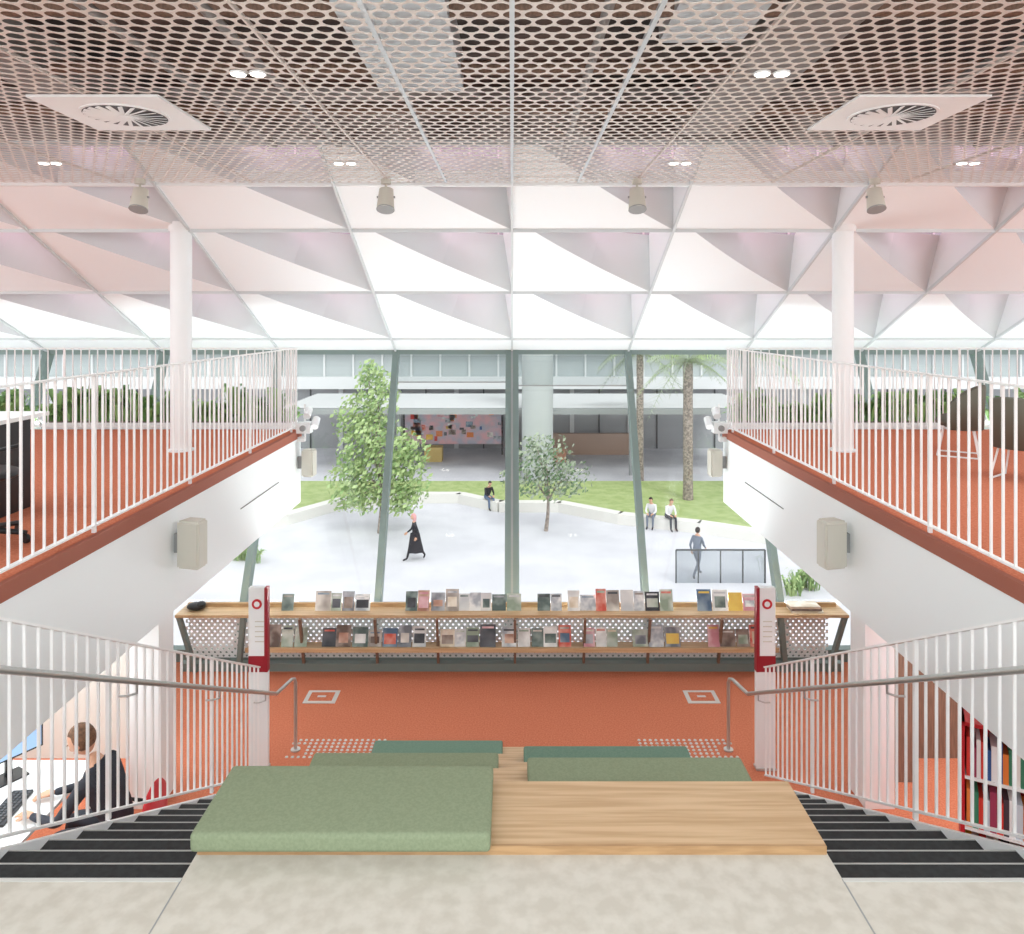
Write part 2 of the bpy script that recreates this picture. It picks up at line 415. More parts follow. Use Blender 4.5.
# ------------------------------------------------------------------ window desk/ shelf
b=MB(); XH=4.25; DT=Z(3.72)
b.box(-XH,XH,9.45,9.85,DT-0.035,DT,OAK)
b.box(-XH+0.05,XH-0.05,9.72,9.76,DT,DT+0.05,OAKY)
b.box(-XH+0.9,XH-0.9,9.42,9.66,0.33,0.355,OAK); b.box(-XH+0.9,XH-0.9,9.41,9.43,0.325,0.38,OAK)
b.box(-XH,XH,9.6,9.7,0,0.10,MULL)
perf(b,(-XH+0.05,9.74,0.14),(1,0,0),(0,0,1),110,13,0.0755,0.045,0.0155,0.006,(0,1,0),WHITE,seg=8)
for px in(300,375,437,515,585,650,722):
    x=(px-HX)*9.45/F
    b.beam((x,9.44,DT-0.04),(x,9.66,0.0),0.03,0.05,BROWN,up=(0,1,0)); b.beam((x,9.44,0.33),(x,9.7,0.33),0.03,0.04,BROWN)
for sx in(-1,1):
    b.beam((sx*4.22,9.5,DT-0.03),(sx*4.05,9.6,0.0),0.05,0.07,MULL,up=(0,1,0)); b.beam((sx*3.4,9.5,DT-0.03),(sx*3.5,9.6,0.0),0.06,0.08,MULL,up=(0,1,0))
b.obj("window_reading_counter")
cov=[((236,234,230),(200,202,204)),((228,222,214),(150,140,132)),((54,56,62),(100,102,108)),((232,200,100),(222,176,80)),((76,104,132),(150,168,182)),((222,190,170),(164,114,94)),((140,156,136),(202,208,198)),((186,190,196),(110,114,122)),((232,196,200),(206,140,150)),((96,76,66),(166,150,140)),((244,244,242),(214,214,212)),((76,94,90),(140,154,148)),((212,196,172),(240,232,218)),((206,80,60),(226,160,144)),((34,36,42),(70,72,80)),((240,240,238),(166,172,180))]
CM=[mat("book_cover_%d"%i,c[0],0.4,col2=c[1],nscale=3.4+i*.3,detail=2) for i,c in enumerate(cov)]
spn=[(236,236,232),(214,60,50),(240,190,60),(50,90,150),(60,130,100),(240,240,240),(70,60,70),(230,130,60),(200,210,220),(160,60,90)]
SM=[mat("book_spine_%d"%i,c,0.45) for i,c in enumerate(spn)]
def books(name,x0,x1,y,z,gaps,lean=0.3):
    b=MB(); x=x0
    while x<x1:
        w=random.uniform(0.13,0.20);h=random.uniform(0.19,0.27)
        if random.random()<gaps: x+=random.uniform(0.1,0.4); continue
        t=random.uniform(0.004,0.010)
        rot=Matrix.Rotation(-lean,3,'X')@Matrix.Rotation(random.uniform(-.04,.04),3,'Z')
        m=random.choice(CM); c=Vector((x+w/2,y,z+h/2*math.cos(lean)+0.003))
        b.obox(c,(w,t,h),rot,m)
        fr=-t/2-0.001
        k=random.random()
        m2=random.choice(CM)
        if k<0.5:
            b.obox(c+rot@Vector((0,fr,-h*.08)),(w*random.uniform(.6,.85),0.001,h*random.uniform(.35,.6)),rot,m2)
        if k>0.2:
            b.obox(c+rot@Vector((0,fr-0.0012,h*0.36)),(w*0.75,0.001,h*0.09),rot,random.choice(CM))
        x+=w+(random.uniform(0.0,0.02) if random.random()<.8 else random.uniform(.05,.25))
    b.obj(name)
books("displayed_books",-2.95,3.25,9.62,DT,0.1)
books("displayed_magazines",-3.3,3.15,9.54,0.355,0.08)
b=MB(); 
for i in range(3): b.box(3.55-0.01*i,3.95-0.02*i,9.5,9.7,DT+0.001+0.03*i,DT+0.028+0.03*i,CM[9] if i%2 else CM[12])
b.obj("stacked_books")
b=MB(); b.ell((-4.05,9.62,DT+0.05),(0.12,0.09,0.048),BLACK); b.ell((-3.98,9.6,DT+0.08),(0.06,0.06,0.04),BLACK); b.obj("folded_jacket")

# ------------------------------------------------------------------ wall speakers
for sx in(-1,1):
    for (d,bl,w,h) in((6.35,1.89,0.22,0.4),(10.0,1.9,0.17,0.36)):
        bm=bmesh.new(); bmesh.ops.create_cube(bm,size=1)
        for v in bm.verts:
            taper=0.82 if (v.co.y>0) else 1.0
            v.co=Vector((v.co.x*w*taper,v.co.y*0.16,v.co.z*h))
        bmesh.ops.bevel(bm,geom=list(bm.edges),offset=0.018,segments=3,affect='EDGES')
        R=Matrix.Rotation(sx*0.25,4,'Z'); bmesh.ops.transform(bm,matrix=Matrix.Translation((sx*(W-0.16),d,Z(bl)))@R,verts=bm.verts)
        b=MB(); b.v=[tuple(v.co) for v in bm.verts]; k=b.mi(BEIGE)
        for f in bm.faces: b.f.append(tuple(v.index for v in f.verts)); b.m.append(k); b.sm.append(False)
        bm.free()
        b.beam((sx*(W-0.12),d+0.02,Z(bl)),(sx*(W+0.0),d+0.02,Z(bl)),0.05,0.16,GREY)
        b.obj("wall_speaker")
    b=MB(); x=sx*(W-0.1); d=10.0
    b.box(min(x,sx*W),max(x,sx*W),d-.04,d+.04,Z(1.62),Z(1.56),WHITE)
    b.cyl((x,d,Z(1.6)),(x,d,Z(1.12)),0.014,0.014,8,WHITE)
    b.box(x-.09,x+.09,d-.1,d+.06,Z(1.5),Z(1.36),WHITE)
    b.cyl((x,d-.1,Z(1.43)),(x,d-.13,Z(1.43)),.04,.04,16,GREY)
    b.cyl((x-sx*.14,d-.06,Z(1.42)),(x-sx*.14,d+.06,Z(1.32)),.05,.05,16,WHITE)
    b.cyl((x-sx*.04,d-.06,Z(1.28)),(x-sx*.04,d+.06,Z(1.2)),.05,.05,16,WHITE)
    b.beam((x,d,Z(1.36)),(x-sx*.16,d,Z(1.36)),.02,.02,WHITE); b.beam((x,d,Z(1.24)),(x-sx*.06,d,Z(1.24)),.02,.02,WHITE)
    b.obj("spotlight_cluster")

# ------------------------------------------------------------------ planters on mezzanine
def leafclump(b,c,n,h,r,ms):
    for i in range(n):
        a=random.uniform(0,2*math.pi); L=h*random.uniform(.5,1.1); sp=random.uniform(.15,1)*r
        w=random.uniform(.025,.05)
        o=Vector(c)+Vector((random.uniform(-r*.5,r*.5),random.uniform(-.06,.06),0)); dr=Vector((math.cos(a),math.sin(a)*.6,0)).normalized(); sd=Vector((-dr.y,dr.x,0))
        sp*=.6+.4*abs(dr.x)
        p1=o+dr*sp*.35+Vector((0,0,L*.6)); p2=o+dr*sp*.8+Vector((0,0,L*.95)); p3=o+dr*sp*1.2+Vector((0,0,L*.8))
        b.add([o-sd*w*.3,o+sd*w*.3,p1+sd*w,p1-sd*w,p2+sd*w,p2-sd*w,p3],[(0,1,2,3),(3,2,4,5),(5,4,6)],random.choice(ms))
for sx in(-1,1):
    for (xa,xb) in((3.0,4.4),(4.6,6.4),(6.6,8.0)):
        b=MB(); x0,x1=sorted((sx*xa,sx*xb))
        b.box(x0,x1,MEND+0.06,MEND+0.36,Z(MZ)-0.3,Z(MZ)+0.08,WHITE); b.box(x0+.02,x1-.02,MEND+0.08,MEND+0.34,Z(MZ)+0.08,Z(MZ)+0.085,BARK)
        x=x0+.1
        while x<x1: leafclump(b,(x,MEND+0.21,Z(MZ)+0.08),30,random.uniform(.2,.5),0.2,[LEAFQ,LEAFP,LEAFP]); x+=0.15
        b.obj("planter_with_foliage")

# ------------------------------------------------------------------ mezzanine furniture
def lounge(x,y,ang,z):
    b=MB(); N=14
    vs=[];fs=[]
    for i in range(N+1):
        a=math.radians(-20+220*i/N); q=abs(i-N/2)/(N/2); h1=.78-0.22*q**2.5; h0=.32
        for (r,zz) in((.29,h0),(.33,h1-.02),(.35,h1),(.37,h1-.02),(.34,h0-.02)): vs.append((math.cos(a)*r,-math.sin(a)*r,zz))
    for i in range(N):
        for k in range(5): fs.append((i*5+k,i*5+(k+1)%5,(i+1)*5+(k+1)%5,(i+1)*5+k))
    fs+= [(0,1,2,3,4),tuple(N*5+k for k in(4,3,2,1,0))]
    b.add(vs,fs,OLIVE,True)
    b.ell((0,0.02,0.38),(0.30,0.30,0.085),OLIVE)
    for (lx,ly) in((.24,.24),(-.24,.24),(.24,-.24),(-.24,-.24)): b.cyl((lx*.8,ly*.8,.33),(lx*1.15,ly*1.15,0.01),0.014,0.012,8,RAILW)
    b.beam((-.27,.27,.01),(-.27,-.27,.01),.015,.015,RAILW); b.beam((.27,.27,.01),(.27,-.27,.01),.015,.015,RAILW)
    o=b.obj("lounge_chair",(x,y,z)); o.rotation_euler=(0,0,ang); o.scale=(.70,.70,1.0)
lounge(4.88,8.2,1.0,Z(MZ)); lounge(4.72,6.95,-.9,Z(MZ))
b=MB(); zf=Z(MZ); q=-.5
b.box(-4.9+q,-3.2+q,5.3,6.0,zf+.72,zf+.75,WHITE); b.box(-3.75+q,-3.32+q,5.4,5.95,zf+.0,zf+.72,BLACK); b.box(-3.74+q,-3.33+q,5.38,5.4,zf+.05,zf+.7,DARK)
b.box(-4.88+q,-4.82+q,5.35,5.95,zf,zf+.72,WHITE)
b.obj("service_desk")
def office_chair(name,x,y,z,seat,ang=0):
    b=MB()
    for k in range(5):
        a=2*math.pi*k/5; p=Vector((math.cos(a)*.28,math.sin(a)*.28,.07)); b.tube([(0,0,.1),p],[.025,.016],BLACK,seg=8); b.cyl(p+Vector((0,-.012,-.04)),p+Vector((0,.012,-.04)),.03,.03,12,BLACK)
    b.cyl((0,0,.08),(0,0,.42),.022,.022,12,STEEL)
    b.ell((0,0,.46),(.24,.23,.05),seat)
    b.tube([(0,.18,.42),(0,.27,.5),(0,.28,.72)],.018,BLACK,seg=8)
    b.ell((0,.26,.74),(.21,.04,.22),seat)
    for s in(-1,1): b.tube([(s*.2,.1,.45),(s*.27,.1,.5),(s*.27,.08,.64),(s*.27,-.1,.66)],.014,BLACK,seg=8)
    o=b.obj(name,(x,y,z)); o.rotation_euler=(0,0,ang); return o
office_chair("office_chair",-3.5,4.95,zf,BLACK,2.6)
b=MB(); b.box(-4.45+q,-3.95+q,5.7,5.73,zf+.86,zf+1.14,BLACK); b.box(-4.22+q,-4.17+q,5.7,5.73,zf+.765,zf+.88,BLACK); b.box(-4.3+q,-4.09+q,5.65,5.8,zf+.752,zf+.765,BLACK); b.obj("computer_monitor")

# lower left workstation
DX=.42
b=MB(); b.box(-5.6+DX,-3.95+DX,5.2,6.4,.72,.745,WHITE)
for (x,y) in((-4.0+DX,5.25),(-4.0+DX,6.35),(-5.55+DX,5.25),(-5.55+DX,6.35)): b.box(x-.02,x+.02,y-.02,y+.02,0,.72,WHITE)
b.obj("work_desk")
for (x,y,a) in((-4.12,6.15,1.0),(-4.3,5.5,1.1)):
    b=MB(); R=Matrix.Rotation(a,3,'Z'); c=Vector((x,y,0))
    b.obox(c+Vector((0,0,1.06)),(.5,.03,.32),R,BLACK); b.obox(c+Vector((0,0,1.06))+R@Vector((0,-.017,0)),(.47,.003,.29),R,SCREEN)
    b.obox(c+Vector((0,0,.84))+R@Vector((0,.02,0)),(.05,.03,.2),R,BLACK); b.obox(c+Vector((0,0,.753)),(.22,.18,.012),R,BLACK); b.obj("computer_monitor")
b=MB(); kx=-3.86; b.obox((kx,5.75,.757),(.15,.42,.02),Matrix.Rotation(.1,3,'Z'),BLACK)
for i in range(4):
    for j in range(12): b.obox((kx-.05+i*.033,5.58+j*.031,.77),(.024,.024,.008),Matrix.Identity(3),DARK)
b.obj("computer_keyboard")
office_chair("office_chair",-3.0,5.75,0,RED,-math.pi/2)

def bookcase(x,y,wd,dp,h,name,ang):
    b=MB(); t=.025; x0,x1,y0,y1=0,wd,0,dp
    b.box(x0,x0+t,y0,y1,0,h,RED); b.box(x1-t,x1,y0,y1,0,h,RED); b.box(x0,x1,y1-.01,y1,0,h,RED); b.box(x0,x1,y0,y1,h-t,h,RED)
    ns=5
    for k in range(ns):
        z=.06+k*(h-.1)/ns; b.box(x0+t,x1-t,y0,y1-.01,z,z+.02,WHITE)
        q=x0+t+.01
        while q<x1-t-.05:
            w=random.uniform(.018,.045);hh=random.uniform(.18,.27)
            b.box(q,q+w*.95,y0+.01,y0+.2,z+.02,z+.02+hh,random.choice(SM)); q+=w
    o=b.obj(name,(x,y,0)); o.rotation_euler=(0,0,ang)
bookcase(3.02,5.05,.9,.28,1.8,"bookcase",-.5); 
bookcase(3.84,4.60,.9,.28,1.8,"bookcase",-.5)
b=MB(); b.box(3.5,3.9,7.3,7.4,0,Z(2.46),BROWN); b.obj("timber_wall_panel")

# ------------------------------------------------------------------ outside
GB=8.9
def G(px,py,bl=GB):
    d=bl*F/(py-HY); return Vector(((px-HX)*d/F,d,EYE-bl))
gz=EYE-GB
b=MB(); b.box(-70,70,12.5,90,gz-.3,gz,PAVE); b.obj("ground")
pl=[(200,540),(285,524),(340,508),(400,502),(460,502),(500,511),(560,511),(620,523),(700,532),(790,546),(880,556)]
pts=[G(*p) for p in pl]
b=MB()
for p,q in zip(pts[:-1],pts[1:]):
    e=(q-p).normalized()*.04
    b.beam(p-e+Vector((0,0,.22)),q+e+Vector((0,0,.22)),.55,.45,WALLW)
b.obj("curved_bench_wall")
b=MB(); n=len(pts); vs=[]
for p in pts: vs.append(p+Vector((0,.27,.28)))
for p in pts: vs.append(Vector((p.x,max(p.y+1.2,39.8),gz+.36)))
b.add(vs,[(i,i+1,i+1+n,i+n) for i in range(n-1)],GRASS)
b.obj("lawn")
BR=mat("building_pale",(214,216,216),0.7); BD=mat("building_dark",(158,160,162),0.5); BW=mat("building_window",(172,180,180),0.25); MUR=mat("mural",(232,180,186),0.7,col2=(186,184,198),nscale=1.6)
b=MB(); y=52
b.box(-45,45,y,y+10,gz,gz+4.2,BD)
b.box(-45,45,y-1,y+10,gz+4.2,gz+5.0,BR)
for k in range(6): 
    z=gz+5.0+k*2.9
    b.box(-45,45,y-.2,y+10,z,z+2.0,BW); b.box(-45,45,y-1,y+10,z+2.0,z+2.9,BR)
    for i in range(45): b.box(-45+i*2,-45+i*2+.12,y-.35,y-.2,z,z+2.0,BR)
for i in range(22): b.box(-44+i*4,-44+i*4+.3,y-.1,y,gz,gz+4.2,BR)
for i in range(44): b.box(-44+i*2,-44+i*2+.08,y-.08,y,gz,gz+4.2,DARK)
b.box(-45,45,y-.08,y,gz+2.6,gz+2.7,BR)
b.obj("building_across")
CANO=mat("canopy_grey",(150,154,154),.5)
b=MB(); b.box(-13,14,42.5,50.8,gz+3.55,gz+3.85,CANO)
for k in range(14): b.box(-13,14,42.7+k*.55,42.8+k*.55,gz+3.9,gz+4.0,BR)
for x in(-12.5,-6.5,0.2,6.8,13.5): b.cyl((x,43,gz),(x,43,gz+3.6),.1,.1,12,CANO)
for i in range(10): b.box(-12+i*2.7,-12+i*2.7+1.2,45.5,45.62,gz+3.5,gz+3.55,LAMP)
b.obj("entrance_canopy")
b=MB(); b.box(-7.2,-.6,49.6,49.8,gz+.7,gz+3.4,MUR)
for i in range(60):
    x=random.uniform(-6.9,-.9);z=gz+random.uniform(.9,3.0);w=random.uniform(.15,.5)
    b.box(x,x+w,49.57,49.6,z,z+random.uniform(.12,.4),random.choice(CM+[SM[3],SM[7],SM[1],SM[2]]))
for x in(-7.2,-.7): b.box(x,x+.12,49.6,49.8,gz,gz+3.4,DARK)
b.obj("mural_wall")
b=MB(); b.box(1.0,8.0,49.5,49.9,gz,gz+1.4,mat("stall_timber",(176,150,134),.7)); b.box(-5.5,-4.4,47,48,gz,gz+.9,mat("crate_yellow",(200,174,110),.7)); b.box(1.6,3.4,47,48,gz,gz+.8,mat("timber_orange",(200,150,124),.7)); b.obj("market_stall_counter")
CR=mat("round_column_grey",(176,181,181),.7)
b=MB(); x=(536-HX)*44/F; b.cyl((x,41.5,gz),(x,41.5,gz+12),.86,.86,32,CR); b.obj("building_round_column")
b=MB()
a0=G(676,583);a1=G(765,583)
for i in range(4):
    p=a0.lerp(a1,i/4);q=a0.lerp(a1,(i+1)/4)
    b.add([p,q,q+Vector((0,0,1.1)),p+Vector((0,0,1.1))],[(0,1,2,3)],BALGL); b.beam(p,p+Vector((0,0,1.12)),.04,.04,DARK,up=(0,1,0))
b.beam(a0+Vector((0,0,1.12)),a1+Vector((0,0,1.12)),.05,.05,DARK); b.beam(a1,a1+Vector((0,0,1.12)),.05,.05,DARK,up=(0,1,0))
b.obj("glass_barrier")
def rnd3():
    while True:
        v=Vector((random.uniform(-1,1),random.uniform(-1,1),random.uniform(-1,1)))
        if v.length<=1: return v
def tree(base,blobs,trunkh,r,leafs,nl_,ls,name):
    b=MB(); base=Vector(base)
    top=base+Vector((.1,0,trunkh))
    b.tube([base,base+Vector((.08,0,trunkh*.5)),top],[r,r*.8,r*.6],BARK,seg=10)
    for (c,rad) in blobs:
        c=Vector(c); b.tube([top-Vector((0,0,.1)),(top+base+c)/2+Vector((0,0,.2)),base+c],[r*.5,r*.3,r*.12],BARK,seg=6)
        rad=Vector(rad); k=int(nl_*rad.x*rad.z)
        for i in range(k):
            v=rnd3(); v=v*(0.55+0.55*v.length)
            p=base+c+Vector((v.x*rad.x,v.y*rad.y,v.z*rad.z))
            n=rnd3().normalized(); a=n.orthogonal().normalized()*ls*random.uniform(.6,1.3); q=n.cross(a)*.55
            b.add([p-a,p+q,p+a,p-q],[(0,1,2,3)],random.choice(leafs))
    b.obj(name)
t0=G(380,533)
tree(t0,[((-1.1,0,2.3),(1.1,1,1.2)),((.9,0,2.2),(1.2,1,1.2)),((-.2,0,3.6),(1.5,1.2,1.3)),((-.9,.2,4.7),(1.1,1,1.1)),((-.1,0,5.8),(.9,.8,1.1)),((1.2,0,3.3),(.9,.8,.8)),((-.9,0,1.4),(1.1,.9,.6)),((-.5,0,6.6),(.5,.5,.6)),((.9,0,1.4),(.9,.8,.6))],2.0,.12,[LEAF,LEAF,LEAFB],480,.12,"plaza_tree")
t0=G(546,531)
tree(t0,[((-.9,0,2.3),(1.0,.9,.9)),((.9,0,2.2),(1.1,.9,.85)),((0,0,3.1),(1.2,1,1.0)),((.2,0,2.0),(1.3,1,.7)),((-.4,0,3.6),(.7,.6,.5))],1.4,.09,[LEAFC,LEAFC,LEAFD],340,.1,"olive_tree")
def palm(base,h,fr,name,r=.2):
    b=MB(); base=Vector(base)
    b.tube([base+Vector((0,0,h*k/8)) for k in range(9)],[r*(1.2 if k==0 else 1+.08*(k%2)) for k in range(9)],BARK,seg=12)
    top=base+Vector((0,0,h))
    for i in range(26):
        a=2*math.pi*i/26+random.uniform(-.1,.1); e=random.uniform(-.3,1.1); L=fr*random.uniform(.8,1.1)
        dr=Vector((math.cos(a),math.sin(a),0)); sd=Vector((-dr.y,dr.x,0)); P=[]
        for k in range(9):
            t=k/8; P.append(top+dr*L*t*math.cos(e*.6)+Vector((0,0,L*(math.sin(e)*t-.75*t*t))))
        b.tube(P,[.03*(1-.8*k/8) for k in range(9)],LEAFC,seg=4)
        for k in range(1,17):
            t=k/17; i0=int(t*8); p=P[i0].lerp(P[min(i0+1,8)],t*8-i0); l=L*.28*math.sin(math.pi*(.15+.8*t))
            for s in(-1,1): b.add([p,p+dr*.05,p+sd*s*l+dr*l*.5+Vector((0,0,-l*.5))],[(0,1,2)],random.choice([LEAFC,LEAFC,LEAF]))
    b.obj(name)
palm(G(688,506),6.9,2.5,"palm_tree",.22); palm(G(640,484),7.2,2.6,"palm_tree",.18); palm(G(750,500),7.2,2.6,"palm_tree",.22)
for (px,py) in((800,592),(240,560),(865,588)):
    b=MB(); p=G(px,py)
    for i in range(9): leafclump(b,p+Vector((random.uniform(-.7,.7),random.uniform(-.4,.4),0)),16,.65,.4,[LEAF,LEAFB])
    b.obj("garden_shrub")

# ------------------------------------------------------------------ people
SKIN=mat("skin",(205,160,132),.6)
EYEW=mat("eye_white",(240,240,238),.3); LIP=mat("lips",(176,100,92),.5)
def skin_eval(verts,edges,radii,root=0,lv=1):
    me=bpy.data.meshes.new("tmp"); me.from_pydata([tuple(v) for v in verts],edges,[]); o=bpy.data.objects.new("tmp",me); bpy.context.collection.objects.link(o)
    md=o.modifiers.new("s",'SKIN'); md.use_smooth_shade=True
    sv=me.skin_vertices[0].data
    for i,r in enumerate(radii): sv[i].radius=(r if isinstance(r,tuple) else (r,r)); sv[i].use_root=(i==root)
    s2=o.modifiers.new("u",'SUBSURF'); s2.levels=lv; s2.render_levels=lv
    dg=bpy.context.evaluated_depsgraph_get(); ev=o.evaluated_get(dg); m2=bpy.data.meshes.new_from_object(ev)
    vs=[v.co.copy() for v in m2.vertices]; fs=[tuple(p.vertices) for p in m2.polygons]
    bpy.data.objects.remove(o); bpy.data.meshes.remove(me); bpy.data.meshes.remove(m2)
    return vs,fs
def segd(p,a,b_):
    ab=b_-a; t=max(0,min(1,(p-a).dot(ab)/max(ab.length_squared,1e-9))); return (p-(a+ab*t)).length
def hand(b,w,dr,nrm,side,curl,skin):
    dr=dr.normalized(); nrm=(nrm-dr*nrm.dot(dr)).normalized(); sd=dr.cross(nrm).normalized()*side
    R=Matrix((sd,dr,nrm)).transposed()
    b.ell(w+dr*.045,(.04,.055,.017),skin,rot=R,nu=10,nv=8)
    for k,(o_,L) in enumerate(((-.029,.068),(-.0095,.078),(.0095,.073),(.028,.058))):
        p=w+dr*.082+sd*o_; P=[p-dr*.02,p]
        a=curl*.5; q=dr.copy()
        for j,fr in enumerate((.45,.32,.23)):
            q=(dr*math.cos(a)-nrm*math.sin(a)); P.append(P[-1]+q*L*fr); a+=curl*.6
        b.tube(P,[.009,.0095,.0085,.008,.0065],skin,seg=6)
    p=w+dr*.025-sd*.032
    b.tube([p+sd*.012,p-sd*.012+dr*.018,p-sd*.026+dr*.04-nrm*.008,p-sd*.03+dr*.06-nrm*.014],[.012,.011,.010,.007],skin,seg=6)
def person(name,J,loc,yaw,top,bottom,shoe,hairm,hairlen=0.0,skirt=None,scarf=None,female=False,curl=.5):
    J={k:Vector(v) for k,v in J.items()}
    order=['pelvis','waist','chest','neckb','neckt','shL','elL','wrL','shR','elR','wrR','hipL','knL','anL','toL','hipR','knR','anR','toR']
    sw=.9 if female else 1.0
    rad={'pelvis':(.15,.115),'waist':(.13*sw,.1),'chest':(.155*sw,.115),'neckb':(.07,.065),'neckt':(.052,.052),'shL':.062,'elL':.043,'wrL':.027,'hipL':.092,'knL':.06,'anL':.04,'toL':.032}
    for k in('sh','el','wr','hip','kn','an','to'): rad[k+'R']=rad[k+'L']
    E=[('pelvis','waist'),('waist','chest'),('chest','neckb'),('neckb','neckt'),('chest','shL'),('shL','elL'),('elL','wrL'),('chest','shR'),('shR','elR'),('elR','wrR'),('pelvis','hipL'),('hipL','knL'),('knL','anL'),('anL','toL'),('pelvis','hipR'),('hipR','knR'),('knR','anR'),('anR','toR')]
    idx={k:i for i,k in enumerate(order)}
    vs,fs=skin_eval([J[k] for k in order],[(idx[a],idx[c]) for a,c in E],[rad[k] for k in order],0,2)
    b=MB(); mm={}
    for a,c in E:
        if a in('hipL','hipR','knL','knR') or (a=='pelvis' and c.startswith('hip')): mm[(a,c)]=bottom
        elif a.startswith('an'): mm[(a,c)]=shoe
        elif (a,c)==('neckb','neckt'): mm[(a,c)]=SKIN
        else: mm[(a,c)]=top
    b.v+=[tuple(v) for v in vs]
    for f in fs:
        c=sum((vs[i] for i in f),Vector())/len(f)
        k=min(E,key=lambda e:segd(c,J[e[0]],J[e[1]])-(0.02 if e[0]=='pelvis' and e[1].startswith('hip') else 0))
        b.f.append(f); b.m.append(b.mi(mm[k])); b.sm.append(True)
    hd=(J['head']-J['neckt']); upv=hd.normalized(); fw=J.get('look',Vector((0,-1,0))); fw=(fw-upv*fw.dot(upv)).normalized(); rt=fw.cross(upv).normalized()
    R=Matrix((rt,fw,upv)).transposed(); hc=J['head']
    def hf(p):
        q=p.copy()
        if p.z<0: k=1+.28*p.z/.115; q.x*=k; q.y*= (1+.12*p.z/.115)
        if p.y<0: q.y*=1.05
        return q
    b.ell(hc,(.076,.095,.115),SKIN,rot=R,nu=20,nv=16,fn=hf)
    def hp(x,y,z): return hc+R@Vector((x,y,z))
    b.ell(hp(0,.098,-.018),(.013,.02,.026),SKIN,rot=R,nu=8,nv=8)
    for s in(-1,1):
        b.ell(hp(s*.03,.083,.006),(.013,.01,.008),EYEW,rot=R,nu=8,nv=6); b.ell(hp(s*.03,.0915,.006),(.006,.004,.006),BLACK,rot=R,nu=8,nv=6)
        b.ell(hp(s*.03,.088,.024),(.016,.007,.004),hairm,rot=R,nu=8,nv=6)
        b.ell(hp(s*.076,-.005,-.008),(.01,.02,.03),SKIN,rot=R,nu=8,nv=8)
    b.ell(hp(0,.085,-.055),(.024,.01,.007),LIP,rot=R,nu=8,nv=6)
    hm=scarf or hairm
    def hairf(p):
        q=p.copy()
        if p.y>.02 and p.z<.06: q.y=.02+(p.y-.02)*.25
        if p.z<-.02: q.z=p.z*(1+hairlen*3); 
        return q
    b.ell(hc+R@Vector((0,-.014,.018)),(.086,.102,.114 if hairlen>0 or scarf else .108),hm,rot=R,nu=20,nv=14,fn=hairf)
    for s,k in((1,'L'),(-1,'R')):
        w=J['wr'+k]; dr=(w-J['el'+k]).normalized(); nr=J.get('palm'+k,Vector((0,0,1)))
        hand(b,w-dr*.01,dr,nr,s,curl,SKIN)
    if skirt:
        m,z0,z1,r0,r1=skirt; n=24; vs=[];fs=[]; lv=7
        for i in range(lv+1):
            t=i/lv; z=z0+(z1-z0)*t; cen=J['pelvis'].lerp((J['anL']+J['anR'])/2,max(0,(J['pelvis'].z-z))/max(.01,J['pelvis'].z-J['anL'].z))
            for j in range(n):
                a=2*math.pi*j/n; r=(r0+(r1-r0)*t)*(1+.08*t*math.cos(6*a)); vs.append((cen.x+math.cos(a)*r*.8,cen.y+math.sin(a)*r*1.15,z))
        for i in range(lv):
            for j in range(n): fs.append((i*n+j,i*n+(j+1)%n,(i+1)*n+(j+1)%n,(i+1)*n+j))
        b.add(vs,fs,m,True)
    o=b.obj(name,loc); o.rotation_euler=(0,0,yaw); return o
NAVY=mat("cloth_navy",(52,56,66),.85,noise=.15,nscale=14); BLK=mat("cloth_black",(36,36,42),.85); HAIRB=mat("hair_brown",(128,96,72),.8,noise=.3,nscale=40); HAIRD=mat("hair_dark",(48,40,36),.8)
SHIRT=mat("cloth_white",(222,222,222),.8); JEAN=mat("cloth_denim",(90,108,136),.85); PINK=mat("cloth_pink",(206,150,150),.8); GREYC=mat("cloth_grey",(112,120,134),.8)
def walk():
    return dict(pelvis=(0,0,.93),waist=(0,-.01,1.08),chest=(0,-.03,1.27),neckb=(0,-.03,1.42),neckt=(0,-.045,1.49),head=(0,-.06,1.6),look=(0,-1,-.05),
     shL=(.17,-.02,1.36),elL=(.21,.1,1.1),wrL=(.2,.02,.88),shR=(-.17,-.02,1.36),elR=(-.21,-.1,1.11),wrR=(-.17,-.28,.99),
     hipL=(.09,0,.88),knL=(.09,-.2,.5),anL=(.09,-.3,.1),toL=(.09,-.46,.04),hipR=(-.09,0,.88),knR=(-.09,.08,.48),anR=(-.09,.38,.16),toR=(-.09,.32,.03),palmL=(1,0,0),palmR=(-1,0,0))
def sit(lean=.05,seat=.45):
    z=seat+.11
    return dict(pelvis=(0,0,z),waist=(0,-.02-lean*.3,z+.16),chest=(0,-.04-lean,z+.36),neckb=(0,-.05-lean*1.4,z+.5),neckt=(0,-.08-lean*1.6,z+.57),head=(0,-.12-lean*1.8,z+.67),look=(0,-1,-.25),
     shL=(.17,-.04-lean*1.3,z+.44),elL=(.22,-.16-lean,z+.18),wrL=(.12,-.36-lean*.6,z+.12),shR=(-.17,-.04-lean*1.3,z+.44),elR=(-.22,-.16-lean,z+.18),wrR=(-.12,-.36-lean*.6,z+.12),
     hipL=(.09,-.03,z-.01),knL=(.12,-.44,z+.0),anL=(.12,-.46,.1),toL=(.12,-.6,.035),hipR=(-.09,-.03,z-.01),knR=(-.12,-.44,z+.0),anR=(-.12,-.46,.1),toR=(-.12,-.6,.035))
p=G(415,560); person("walking_woman",walk(),p,-math.pi/2+.2,BLK,BLK,BLK,HAIRD,.3,skirt=(BLK,1.0,.3,.15,.27),scarf=PINK,female=True)
p=G(697,577); person("walking_man",walk(),p,math.pi/2+.8,GREYC,GREYC,DARK,HAIRD)
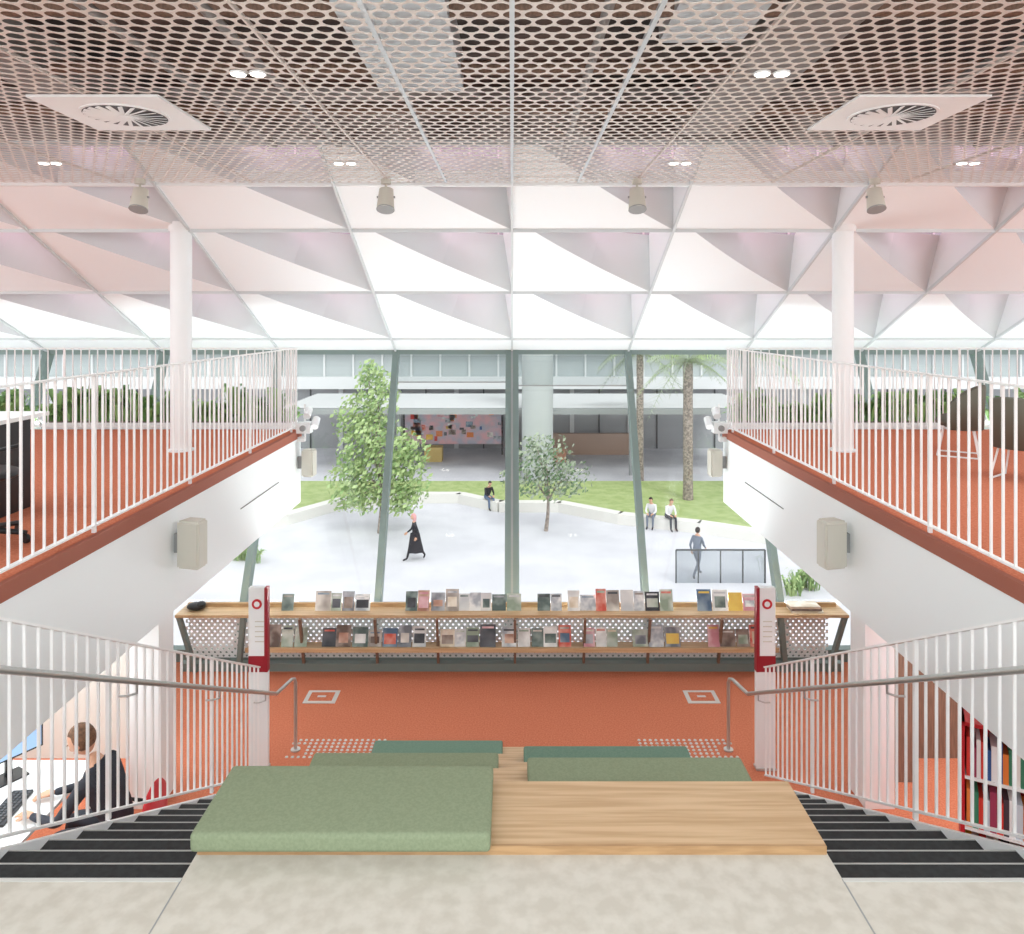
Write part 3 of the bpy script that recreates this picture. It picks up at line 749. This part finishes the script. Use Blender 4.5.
def on_wall(px,py):
    q=G(px,py)
    for a,c in zip(pts[:-1],pts[1:]):
        if min(a.x,c.x)<=q.x<=max(a.x,c.x):
            t=(q.x-a.x)/(c.x-a.x); return a.lerp(c,t)
    return q
for (px,py,y_,tp,bt,hr) in((487,509,.5,BLK,JEAN,HAIRD),(653,528,-.4,SHIRT,GREYC,HAIRD),(669,530,.3,SHIRT,NAVY,HAIRB)):
    q=on_wall(px,py); person("seated_person",sit(.1),(q.x,q.y-.05,gz),y_,tp,bt,BLK,hr)
J=sit(.1,.5)
J['wrL']=Vector((.14,-.6,.79)); J['wrR']=Vector((-.14,-.6,.79)); J['elL']=Vector((.25,-.34,.8)); J['elR']=Vector((-.25,-.34,.8))
person("seated_man",J,(-3.0,5.75,0),-math.pi/2,NAVY,NAVY,BLK,HAIRB,curl=.35)

# ------------------------------------------------------------------ lights
w=bpy.data.worlds.new("World"); bpy.context.scene.world=w; w.use_nodes=True; nt=w.node_tree
bg=nt.nodes["Background"]; sky=nt.nodes.new("ShaderNodeTexSky"); sky.sky_type='HOSEK_WILKIE'; sky.turbidity=6; sky.sun_direction=(0.3,-.5,.8)
mx=nt.nodes.new("ShaderNodeMix"); mx.data_type='RGBA'; mx.inputs[0].default_value=.85
nt.links.new(sky.outputs[0],mx.inputs[6]); mx.inputs[7].default_value=(1.0,1.0,1.02,1); nt.links.new(mx.outputs[2],bg.inputs["Color"]); bg.inputs["Strength"].default_value=1.3
def area(name,loc,rot,sx_,sy_,e,col=(.93,.985,1)):
    l=bpy.data.lights.new(name,'AREA'); l.shape='RECTANGLE'; l.size=sx_; l.size_y=sy_; l.energy=e; l.color=col
    o=bpy.data.objects.new(name,l); bpy.context.collection.objects.link(o); o.location=loc; o.rotation_euler=rot
area("added_fill_rear",(0,-1.0,CZ-.05),(math.radians(25),0,0),7,2.5,230)  # added fill light behind the camera, stands for no known fixture
for sx in(-1,1):
    area("added_fill_under_mezzanine",(sx*4.6,5,Z(2.5)),(0,0,0),2,6,100)  # added fill to lift the space below the mezzanine
    area("added_fill_balcony",(sx*5,5.2,CZ-.06),(0,0,0),3,3,60)  # added fill over the balcony, no fixture of its own
# invented uplights to brighten the coffers: along the counter back, behind the planters
b=MB(); b.box(-4.2,4.2,9.86,9.92,DT-.05,DT-.005,GREY); b.obj("added_uplight_housing")
area("added_uplight_counter",(0,9.89,DT+.0),(math.radians(218),0,0),8.3,.05,240,(.92,.99,1))
for sx in(-1,1):
    b=MB(); x0,x1=sorted((sx*3.0,sx*8.0)); b.box(x0,x1,MEND+.38,MEND+.44,Z(MZ),Z(MZ)+.05,GREY); b.obj("added_uplight_housing")
    area("added_uplight_planter",(sx*5.5,MEND+.41,Z(MZ)+.055),(math.radians(228),0,0),4.9,.05,44,(.92,.99,1))
s=bpy.data.lights.new("sun",'SUN'); s.energy=1.1; s.angle=.3; so=bpy.data.objects.new("sun",s); bpy.context.collection.objects.link(so); so.rotation_euler=(math.radians(38),math.radians(20),0)
c=bpy.data.cameras.new("camera"); co=bpy.data.objects.new("camera",c); bpy.context.collection.objects.link(co)
co.location=(0,0,EYE); co.rotation_euler=(math.pi/2,0,0); c.sensor_fit='HORIZONTAL'; c.sensor_width=36; c.lens=F/1024*36; c.shift_y=-147/1024; c.clip_start=.05; c.clip_end=300
bpy.context.scene.camera=co
bpy.context.scene.view_settings.view_transform='Standard'
bpy.context.scene.view_settings.exposure=0.5
